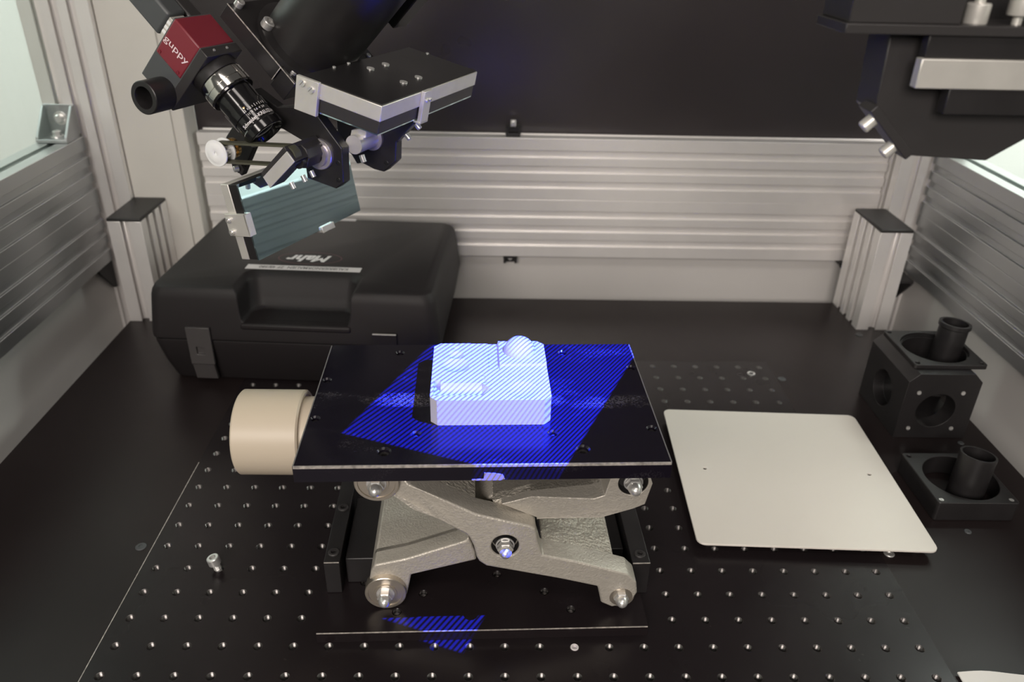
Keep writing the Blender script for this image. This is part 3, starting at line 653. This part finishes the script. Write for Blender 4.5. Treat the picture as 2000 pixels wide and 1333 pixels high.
# camera
a0 = (-342.6 - 388.4) * S2; W0 = (342.6 - 388.4) * S2      # corner a in L / W coordinates
cm = thing('machine_camera', 'dark grey and red machine vision camera with lens tilted down at the upper left', 'camera', tuple(LP(a0 + 18, 154, W0 + 30)))
def lbox(mb, L0, L1, v0, v1, Wa, Wb): return mb.box((a0 + L0, v0, -(W0 + Wb)), (a0 + L1, v1, -(W0 + Wa)), LT)
lbox(MB(), 0, 36.5, 135, 173, 0, 60.5).build('housing', 'camera_grey', cm, bevel=.8)
lbox(MB(), .8, 28.3, 134.6, 172.6, -.4, 34.2).build('red_cover', 'camera_red', cm, bevel=1.2)
lbox(MB(), 28.6, 36.7, 134.4, 173.4, -.5, 61).build('front_frame', 'dark_metal', cm, bevel=.6)
for L, W in ((4, 31), (24, 31)):
    MB().lathe([(0, .3), (.9, .3), (.9, .6), (1.3, .6), (1.3, 0)], 12, frame(LP(a0 + L, 134.5, W0 + W), LD, -WD, -HV)).build('cover_screw', 'camera_red', cm)
for v in (146, 160):
    s = MB(); slot_screw(s, LP(a0 + 32, v, W0 - .5), -WD, 1.0, .6); s.build('frame_screw', 'zinc', cm)
text('name_print', 'guppy', 8.2, frame(LP(a0 + 14.4, 134.3, W0 + 17.5), LD, -WD, -HV), 'pink_print', cm, bold=.03, sx=1.28)
e0 = H(-365.4, 135, 332.4)
ey = MB(); ey.lathe([(12.6, 0), (12.6, 20.5), (12, 21), (8.6, 21), (8.3, 20.5), (8.3, 4), (0, 4)], 40, frame(e0, LD, -WD, -HV)); ey.build('side_ring', 'black_metal', cm)
# lens
LAx = -13.2; LV = 154
def lat(mb, prof, seg=48): mb.lathe([(r, L - a0) for r, L in prof], seg, axis(LP(a0, LV, LAx), LD)); return mb
lat(MB(), [(0, -481), (18.2, -481), (18.6, -480), (18.6, -472.5), (17.4, -472)]).build('mount_ring', 'black_metal', cm)
o = lat(MB(), [(17.4, -472), (18.2, -471.6), (18.4, -470.5), (18.4, -465), (17.9, -464.6), (18.6, -464.2), (18.6, -459.2), (17.9, -458.4), (15, -458.2)]).build('chrome_ring', 'chrome', cm, label='polished chrome lens ring')
lat(MB(), [(18.3, -458.6), (18.0, -457.2), (15.2, -456.8), (15.0, -444), (15.8, -443.6), (15.8, -436.4), (15.0, -436), (15.2, -427), (16.4, -425.5), (16.4, -419.5), (15.6, -418.8), (14, -419), (12.6, -421.5), (12, -424), (0, -424)]).build('lens_barrel', 'gloss_black', cm)
lat(MB(), [(12.0, -423.4), (9, -421.9), (5, -421), (0, -420.7)]).build('front_glass', 'lens_glass', cm)
# engraved scale and the maker's name, wrapped round the barrel, on the side turned to the viewer
def barrel(L, ang, r):
    n = (-HV * cos(ang) + (-WD) * sin(ang)); xdir = (HV * sin(ang) + (-WD) * cos(ang))
    return frame(LP(L, LV, LAx) + n * r, xdir, -LD, n)
text('lens_print', 'Schneider-KREUZNACH', 4.0, barrel(-429.6, radians(66), 15.3), 'white_print', cm, wrap=15.3, bold=.07, sx=.93)
text('scale_print', '11  8  5.6  4  2.8', 2.4, barrel(-434.2, radians(62), 15.2), 'white_print', cm, wrap=15.2, bold=.03)
tk = MB()
for k in range(9):
    T = barrel(-437.6, radians(34 + 8 * k), 15.85); h = 1.5 if k % 2 else 2.4; tk.box((-.16, -h / 2, 0), (.16, h / 2, .08), T)
tk.build('scale_ticks', 'white_print', cm)
MB().lathe([(0, .4), (.8, .3), (.9, 0)], 12, barrel(-440, radians(36), 15.8)).build('index_dot', 'brass', cm)
MB().box((-.5, -8, 0), (.5, 8, .6), barrel(-441, radians(-50), 15.6)).build('lock_bar', 'dark_metal', cm)
# plug and cable boot at the back of the camera
lbox(MB(), -5, 0.2, 138, 152, 5, 22).build('plug_shell', 'satin_aluminium', cm, bevel=.4)
b = MB()
for k in range(3): lbox(b, -4.5, -1.2, 137.6, 138.1, 8 + 4.5 * k, 10.5 + 4.5 * k)
b.build('plug_slots', 'white_nylon', cm)
lbox(MB(), -48, -4.5, 136, 154, 2, 24).build('cable_boot', 'camera_grey', cm, bevel=2.5, segs=3)
lbox(MB(), -40, 0.3, 156, 170, 4, 20).build('cable_boot', 'dark_metal', cm, bevel=2)
# flange box with the big tube
tu = thing('projection_tube', 'large black tube on a square flange leaning up beside the red camera', 'tube', tuple(LP(-470, 225, -50)))
MB().box((-510, 174, 36), (-449, 296, 50), LT).build('block', 'black_metal', tu, bevel=.5)
MB().box((-449, 176, 30), (-433, 296, 50), LT).build('flange', 'black_metal', tu, bevel=.5)
MB().box((-510.2, 173.8, 49.5), (-433, 174.4, 50.2), LT).build('bright_edge', 'black_edge_bright', tu, label='thin bright edge line of the flange')
MB().box((-449.4, 173.7, 36), (-448.8, 174.2, 50), LT).build('bright_edge', 'black_edge_bright', tu)
MB().lathe([(43, 50), (43, 54), (38, 55.5), (36, 56), (36, 260), (0, 260)], 64, LT @ Matrix.Translation((-460, 219, 0))).build('barrel', 'black_metal', tu)
for L, v, r, h, q in ((-482, 187, 5.0, 6, -55.2), (-507, 183, 3.6, 5, -50), (-442, 182, 2.8, 2.5, -50), (-440, 288, 2.2, 2, -50)):
    s = MB(); socket_screw(s, LP(L, v, q), -WD, r, h); s.build('socket_bolt', 'zinc', tu)
MB().box((-500, 262, 100), (-430, 285, 250), LT).build('tube_bracket', 'black_metal', tu, bevel=1)
s = MB(); socket_screw(s, LP(-478, 262, -130), -HV, 4.2, 6); s.build('socket_bolt', 'zinc', tu)
# pivot frame: two cheek plates, shafts, collars, holder
pf = thing('pivot_frame', 'black cheek plates with shafts and silver collars carrying the two mirrors', 'bracket', tuple(H(-250, 185, 300)))
def vpoly(mb, poly, v0, v1): return mb.prism(poly, -v1, -v0, frame((0, 0, 0), HU, HW, -HV))
P1 = [(-268.5, 267.2), (-262, 266), (-241.4, 262.1), (-233.6, 267.9), (-232.3, 295.7), (-253, 320), (-262, 326), (-290, 322), (-312, 334), (-318, 318), (-290, 306), (-270, 298)]
vpoly(MB(), P1, 174, 184).build('cheek_plate', 'black_metal', pf, bevel=.8)
P2 = [(-250, 280), (-245, 272.5), (-240, 274), (-228.5, 270), (-219, 269), (-207, 279.5), (-205.8, 295.5), (-187, 314), (-215, 321), (-262, 328), (-262, 290)]
vpoly(MB(), P2, 212, 222).build('cheek_plate', 'black_metal', pf, bevel=.8)
for (u, w, v) in ((-237, 284, 174), (-238, 270, 174), (-216, 277, 212)):
    MB().lathe([(0, .1), (1.6, .1), (1.6, .5), (2.0, .3), (2.0, 0)], 16, frame(H(u, v, w), HU, HW, -HV)).build('grub_screw', 'deep_black', pf)
lp1 = H(-253.5, 174, 289.4)
MB().lathe([(6, 0), (12.6, 0), (12.6, 2.4), (12, 3), (9.5, 3.2), (9.2, 6), (6, 6)], 40, frame(lp1, HU, HW, -HV)).build('collar', 'collar_aluminium', pf, label='round silver collar on the front cheek plate')
MB().cyl(H(-253.5, 145, 289.4), H(-253.5, 190, 289.4), 5).build('shaft', 'dark_metal', pf)
vpoly(MB(), [(-254.5, 304.7), (-279.4, 281.2), (-277.6, 277.9), (-252.4, 301.6)], 132, 172).build('holder', 'dark_metal', pf, bevel=.3)
vpoly(MB(), [(-252.7, 301.2), (-278.0, 278.2), (-272.5, 270.2), (-246.5, 294)], 132, 133).build('holder_face', 'satin_aluminium', pf, bevel=.2, label='end face of the mirror holder, coloured brighter as its lit side')  # lit side of the holder given a lighter metal than its body
vpoly(MB(), [(-252.4, 301.4), (-277.8, 278), (-272.5, 270.2), (-246.5, 294)], 133, 150).build('holder', 'dark_metal', pf, bevel=.3)
vpoly(MB(), [(-254, 303), (-264, 294), (-259, 283), (-250, 284), (-246.5, 292), (-248.5, 299)], 150, 173.8).build('clamp', 'dark_metal', pf, bevel=.6)
for u, v, w in ((-262.5, 148, 266.5), (-258.5, 158, 270), (-256, 166, 272)):
    s = MB(); socket_screw(s, H(u - 2, v, w + 5), HU * .45 - HW * .9, 2.0, 5.5); s.build('set_bolt', 'zinc', pf)
lp2 = H(-228, 212, 297)
MB().lathe([(6, 0), (10.5, 0), (10.5, 2.5), (7, 3), (6, 3)], 40, frame(lp2, HU, HW, -HV)).build('collar', 'collar_aluminium', pf, label='silver collar on the rear cheek plate')
MB().cyl(H(-228, 184.2, 297), H(-228, 214, 297), 7.5).build('shaft', 'satin_aluminium', pf)
vpoly(MB(), [(-236, 298), (-220, 302), (-219, 310), (-233, 307)], 190, 204).build('clamp', 'satin_aluminium', pf, bevel=.5)
s = MB(); socket_screw(s, H(-229, 196, 286), HU * .3 - HW * .9, 2.4, 6); s.build('set_bolt', 'zinc', pf)
for u, w in ((-189.5, 311), (-199, 301.5)):
    s = MB(); socket_screw(s, H(u, 217, w), HU * S2 - HW * S2, 2.2, 5); s.build('set_bolt', 'zinc', pf)
# support arm behind the pulley with its screw
vpoly(MB(), [(-312, 316), (-330, 312), (-349, 291), (-347, 266), (-338, 259), (-318, 290), (-296, 306)], 176, 183).build('tension_arm', 'black_metal', pf, bevel=.8)
s = MB(); s.lathe([(0, 0), (4.6, 0), (4.6, 3), (0, 3)], 6, axis(H(-336.5, 176, 266.5), -HV)); s.build('tension_nut', 'dark_metal', pf)
s = MB(); socket_screw(s, H(-337.5, 173, 266.5), -HV * .8 - HU * .5, 2.6, 4); s.build('set_bolt', 'zinc', pf)
# belt pulley
pu = thing('belt_pulley', 'white flanged belt pulley on a brass hub left below the camera lens', 'pulley', tuple(H(-322, 140, 291)))
T = frame(H(-322.5, 134.4, 290.6), HU, HW, -HV)
MB().lathe([(0, .2), (1.3, .2), (1.3, 1.0), (2, 1.3), (7.4, 1.3), (8.0, .9), (10.2, .9), (10.6, .4), (10.6, -.4), (0, -.4)], 48, T).build('front_flange', 'white_nylon', pu)
tt = MB()
for k in range(14): 
    q = T @ Matrix.Rotation(2 * pi * k / 14, 4, 'Z'); tt.box((5.2, -.75, -9.5), (7, .75, -.4), q)
tt.lathe([(0, -.4), (5.6, -.4), (5.6, -9.5), (0, -9.5)], 28, T); tt.build('teeth', 'zinc', pu)
MB().lathe([(0, -9.5), (10.2, -9.5), (10.2, -10.6), (0, -10.6)], 40, T).build('rear_flange', 'white_nylon', pu)
MB().lathe([(0, -10.6), (6.8, -10.6), (6.8, -17), (8, -17), (8, -20), (0, -20)], 32, T).build('hub', 'brass', pu)
bt = MB(); c0 = Vector((-322.5, 290.6)); c1 = Vector((-256, 296)); R0 = 8.2; dd = (c1 - c0).normalized(); a = math.atan2(dd.y, dd.x)
outl = []
for cc, s0 in ((c1, -pi / 2), (c0, pi / 2)):
    outl += [(cc.x + R0 * cos(a + s0 + pi * k / 12), cc.y + R0 * sin(a + s0 + pi * k / 12)) for k in range(13)]
inn = [((x - (c1.x if i < 13 else c0.x)) * .82 + (c1.x if i < 13 else c0.x), (y - (c1.y if i < 13 else c0.y)) * .82 + (c1.y if i < 13 else c0.y)) for i, (x, y) in enumerate(outl)]
n = len(outl); Tb = frame((0, 0, 0), HU, HW, -HV); vs = [(x, y, z) for z in (-143.5, -136) for pl_ in (outl, inn) for x, y in pl_]
fs = []
for i in range(n):
    j = (i + 1) % n; fs += [(i, j, n + j, n + i), (2 * n + i, 3 * n + i, 3 * n + j, 2 * n + j), (i, 2 * n + i, 2 * n + j, j), (n + i, n + j, 3 * n + j, 3 * n + i)]
bt.add(vs, fs, Tb); tag(bt.build('drive_belt', 'belt_rubber', org=tuple(H(-290, 140, 293))), 'olive toothed drive belt running from the white pulley to the pivot shaft', 'belt')
# upper mirror box
um = thing('folding_mirror', 'flat black-topped mirror box with aluminium rim seen from above at the upper left', 'mirror', (-100, 290, 340))
UA = HU * cos(radians(12.4)) - HW * sin(radians(12.4)); UB = HV; UC = UA.cross(UB)
UT = frame((-170.2, 235.6, 332.0), (.892, -.399, -.212), (.406, .914, -.009), (.197, -.078, .977))
UT = frame((-170.2, 235.6, 332.0), UA * .999, UB, UC)
dx, dy, dz = 69.3, 160, 22.9
MB().box((0, 0, .45 * dz), (dx, dy, dz - .8), UT).build('rim', 'satin_aluminium', um, bevel=.5)
MB().box((.7, .7, dz - .8), (dx - .7, dy - .7, dz), UT).build('top_sheet', 'black_metal', um, bevel=.3)
MB().box((.8, .8, .6), (dx - .8, dy - .8, .45 * dz), UT).build('backing', 'dark_metal', um, bevel=.4)
MB().box((1.2, 1.2, -.4), (dx - 1.2, dy - 1.2, .6), UT).build('mirror_glass', 'mirror', um)
for x, y in ((18.5, 66), (18.5, 89), (51, 62), (51, 86)):
    s = MB(); slot_screw(s, UT @ Vector((x, y, dz)), UC, 3.0, 1.0, UT @ Matrix.Translation((x, y, dz)) @ Matrix.Rotation(radians(60), 4, 'Z')); s.build('screw', 'zinc', um)
k = MB(); k.box((-1.2, -3.2, -2.2), (18, 0, dz + .3), UT); o = k.build('clamp', 'satin_aluminium', um, bevel=.3, label='silver clamp plate at the front left corner')
for x, z in ((4.5, dz - 4), (12.2, dz - 6.5)):
    s = MB(); slot_screw(s, UT @ Vector((x, -3.2, z)), -UB, 2.4, 1.6, UT @ frame((x, -3.2, z), (.6, 0, .8), (-.8, 0, .6), (0, -1, 0))); s.build('screw', 'zinc', o)
k = MB(); k.box((dx, 58, -2.5), (dx + 3.4, 70, dz + .2), UT); k.box((dx - 3, 57.6, -2.8), (dx + 3.4, 70.2, -1), UT); o = k.build('clamp', 'satin_aluminium', um, bevel=.3, label='silver clamp on the long right side')
for y in (62, 67):
    s = MB(); socket_screw(s, UT @ Vector((dx + 3.4, y, dz - 7)), UA, 1.5, 1.6); s.build('screw', 'zinc', o)
for x, y in ((2, 40), (2, 60), (20, 158)):
    s = MB(); socket_screw(s, UT @ Vector((x, y, dz - .2)), UC, 1.4, 1.2); s.build('screw', 'zinc', um)
# lower mirror
lm = thing('folding_mirror', 'tilted rectangular mirror in a black and silver frame hanging over the black case', 'mirror', tuple(H(-286, 190, 245)))
MN = Vector((.8633, -.4785, .1607)); MA = Vector((.152, -.057, -.986)); MA = (MA - MN * MA.dot(MN)).normalized()   # MA runs down the mirror, MN is its front normal
MT = frame((-220.5, 225.6, 274.0), MA, MN.cross(MA), MN); HV_ = MN.cross(MA)
ml, mv, mh = 62, 131, 19.5
MB().box((0, 0, -1.5), (ml, mv, 0), MT).build('mirror_glass', 'mirror', lm, label='blue tinted mirror face')
MB().box((.3, .3, -11), (ml - .3, mv - .3, -1.5), MT).build('backing', 'black_metal', lm, bevel=.4)
MB().box((0, 0, -mh), (ml, mv, -11), MT).build('rim', 'satin_aluminium', lm, bevel=.5)
k = MB(); k.box((23, -3.2, -mh - 1.5), (41, 0, 1.8), MT); k.box((23, -3.2, 0.05), (41, 3.4, 1.8), MT); o = k.build('clamp', 'satin_aluminium', lm, bevel=.3, label='silver clamp plate on the left end')
for x, z in ((27.5, -mh + 3), (37.5, -mh + 3)):
    s = MB(); socket_screw(s, MT @ Vector((x, -3.2, z)), -HV_, 2.2, 2.5); s.build('screw', 'zinc', o)
k = MB(); k.box((ml, 75, -6), (ml + 2.5, 91, 2), MT); k.box((ml - 2.5, 75, .05), (ml + 2.5, 91, 2), MT); k.build('clamp', 'satin_aluminium', lm, bevel=.3, label='small silver clamp under the lower edge')

# ------------------------------------------------------------------ right-hand unit hanging at the upper right
ru = thing('projector_unit', 'out of focus black unit with silver strip hanging at the upper right', 'projector', (230, 60, 360))
MB().box((135, 15, 415.6), (330, 52, 420), ).build('shelf', 'dark_metal', ru, bevel=.4)
MB().box((136.5, 17, 420), (188, 50, 560)).build('housing', 'dark_metal', ru, bevel=.6)
MB().box((188, 46, 420), (330, 52, 560)).build('rear_wall', 'black_metal', ru)
for x, y, z in ((199, 26, 420), (217.5, 24, 424)):
    s = MB(); s.lathe([(0, 0), (5.2, 0), (5.4, .6), (5.4, 8), (4.8, 8.8), (2.4, 9), (2.4, 11), (0, 11)], 28, Matrix.Translation((x, y, z))); 
    if z > 421: s.lathe([(0, -4), (2.2, -4), (2.2, 0), (0, 0)], 20, Matrix.Translation((x, y, z)))
    s.build('knurled_screw', 'satin_aluminium', ru)
MB().lathe([(0, 0), (1.8, 0), (1.8, 2.5), (0, 2.5)], 16, frame((209.5, 46, 432), (1, 0, 0), (0, 0, 1), (0, -1, 0))).build('small_bolt', 'zinc', ru)
MB().box((175.5, 17.5, 405.6), (330, 24, 415.4)).build('upper_layer', 'black_metal', ru, bevel=.4)
MB().box((173.5, 15, 392.2), (330, 21, 405.4)).build('silver_strip', 'satin_aluminium', ru, bevel=.4, label='bright aluminium strip')
MB().box((191, 16.5, 380.2), (330, 24, 392.0)).build('lower_layer', 'black_metal', ru, bevel=.4)
vp = frame((0, 0, 0), (1, 0, 0), (0, 0, 1), (0, -1, 0))
MB().prism([(163, 415.4), (164.3, 378.5), (187, 356.6), (227.4, 354.6), (316, 415.4)], -54, -30, vp).build('cheek_plate', 'dark_metal', ru, bevel=.6)
n_ = Vector((-.70, 0, -.71)); d_ = Vector((.71, 0, -.70))
SPT = frame((163.2, 30, 378.3), d_, (0, 1, 0), d_.cross(Vector((0, 1, 0))))
SPT = frame((163.2, 30, 378.3), d_, (0, 1, 0), Vector((-.70, 0, -.71)))
MB().box((-2, -3, -3.0), (31.5, 12, 1.6), SPT).build('slant_plate', 'dark_metal', ru, bevel=.5)
for q, y in ((4.5, 2), (23.2, 2)):
    s = MB(); s.lathe([(0, 1.6), (3.3, 1.6), (3.3, 7.2), (2.8, 7.8), (0, 7.8)], 24, SPT @ Matrix.Translation((q, y, 0))); s.build('head_bolt', 'satin_aluminium', ru)
s = MB(); s.lathe([(0, 0), (1.6, 0), (1.6, 1), (0, 1)], 16, frame((143, 30, 415.5), (1, 0, 0), (0, -1, 0), (0, 0, -1))); s.build('small_bolt', 'zinc', ru)

# ------------------------------------------------------------------ fringe projector: black barrel above the frame, throws blue stripes on the block
PS = Vector((134, 4, 477)); PT = JT @ Vector((8, 5, 160)); zax = (PS - PT).normalized()
upv = (JT @ Vector((54, 116, 0))) - (JT @ Vector((0, 0, 0))); xax = upv.cross(zax).normalized(); yax = zax.cross(xax)
fp = MB(); fp.lathe([(15, -4), (19, -4), (19, 70), (0, 70), (0, 8), (15, 8), (15, -4)], 40, axis(PS, zax))
tag(fp.build('fringe_projector', 'black_metal', org=tuple(PS)), 'black projector barrel above the picture throwing blue stripes', 'projector')
ld = bpy.data.lights.new('fringe_beam', 'SPOT'); ld.energy = 1.0; ld.spot_size = radians(60); ld.spot_blend = 0; ld.shadow_soft_size = 0.00012
lo = bpy.data.objects.new('fringe_beam', ld); COL.objects.link(lo)
lo.matrix_world = Matrix(((xax.x, yax.x, zax.x, PS.x * MM), (xax.y, yax.y, zax.y, PS.y * MM), (xax.z, yax.z, zax.z, PS.z * MM), (0, 0, 0, 1)))
ld.use_nodes = True; nt = ld.node_tree; em = nt.nodes['Emission']
ge = nt.nodes.new('ShaderNodeNewGeometry')
def dot(v):
    n = nt.nodes.new('ShaderNodeVectorMath'); n.operation = 'DOT_PRODUCT'; n.inputs[1].default_value = v; nt.links.new(ge.outputs['Incoming'], n.inputs[0]); return n.outputs['Value']
def mth(op, a, b=None, c=None, clamp=False):
    n = nt.nodes.new('ShaderNodeMath'); n.operation = op; n.use_clamp = clamp
    for i, q in enumerate((a, b, c)):
        if q is None: continue
        if isinstance(q, (int, float)): n.inputs[i].default_value = q
        else: nt.links.new(q, n.inputs[i])
    return n.outputs[0]
nz = mth('MULTIPLY', dot(zax), -1.0); px = mth('DIVIDE', dot(xax), nz); py = mth('DIVIDE', dot(yax), nz)
def win(v, lo_, hi_, e=0.004): return mth('MULTIPLY', mth('SMOOTH_MIN', mth('DIVIDE', mth('SUBTRACT', v, lo_), e, clamp=True), 1.0, 0.0), mth('DIVIDE', mth('SUBTRACT', hi_, v), e, clamp=True))
w = mth('MULTIPLY', win(px, -0.153, 0.203), win(py, -0.226, 0.33))
ph = mth('ADD', mth('MULTIPLY', px, 0.988), mth('MULTIPLY', py, -0.152))
st = mth('SINE', mth('MULTIPLY', ph, 2 * pi * 137))
st = mth('ADD', mth('MULTIPLY', mth('ADD', mth('MULTIPLY', st, 1.6, clamp=False), 0.25), 0.5), 0.5, clamp=True)
st = mth('ADD', mth('MULTIPLY', st, 0.97), 0.03)
nt.links.new(mth('MULTIPLY', w, st), em.inputs['Strength'])
em.inputs['Color'].default_value = (0.0137, 0.031, 1.0, 1)
ld.energy = 340.0

# repeats share a group
for base, g in (('aluminium_rail', 'grooved aluminium rails of the cabinet frame'), ('aluminium_post', 'tall corner posts of the cabinet frame'), ('stub_post', 'short capped posts on the table'),
                ('corner_bracket', 'corner brackets of the frame'), ('panel_clip', 'black panel clips on the back rail'), ('countersunk_screw', 'screws sunk in the table'),
                ('foot_pillar', 'round pillars at the table corners'), ('lens_tube', 'loose black lens tubes'), ('folding_mirror', 'mirrors on the pivot frame')):
    for o in COL.objects:
        if o.parent is None and o.name.split('.')[0] == base: o['group'] = g
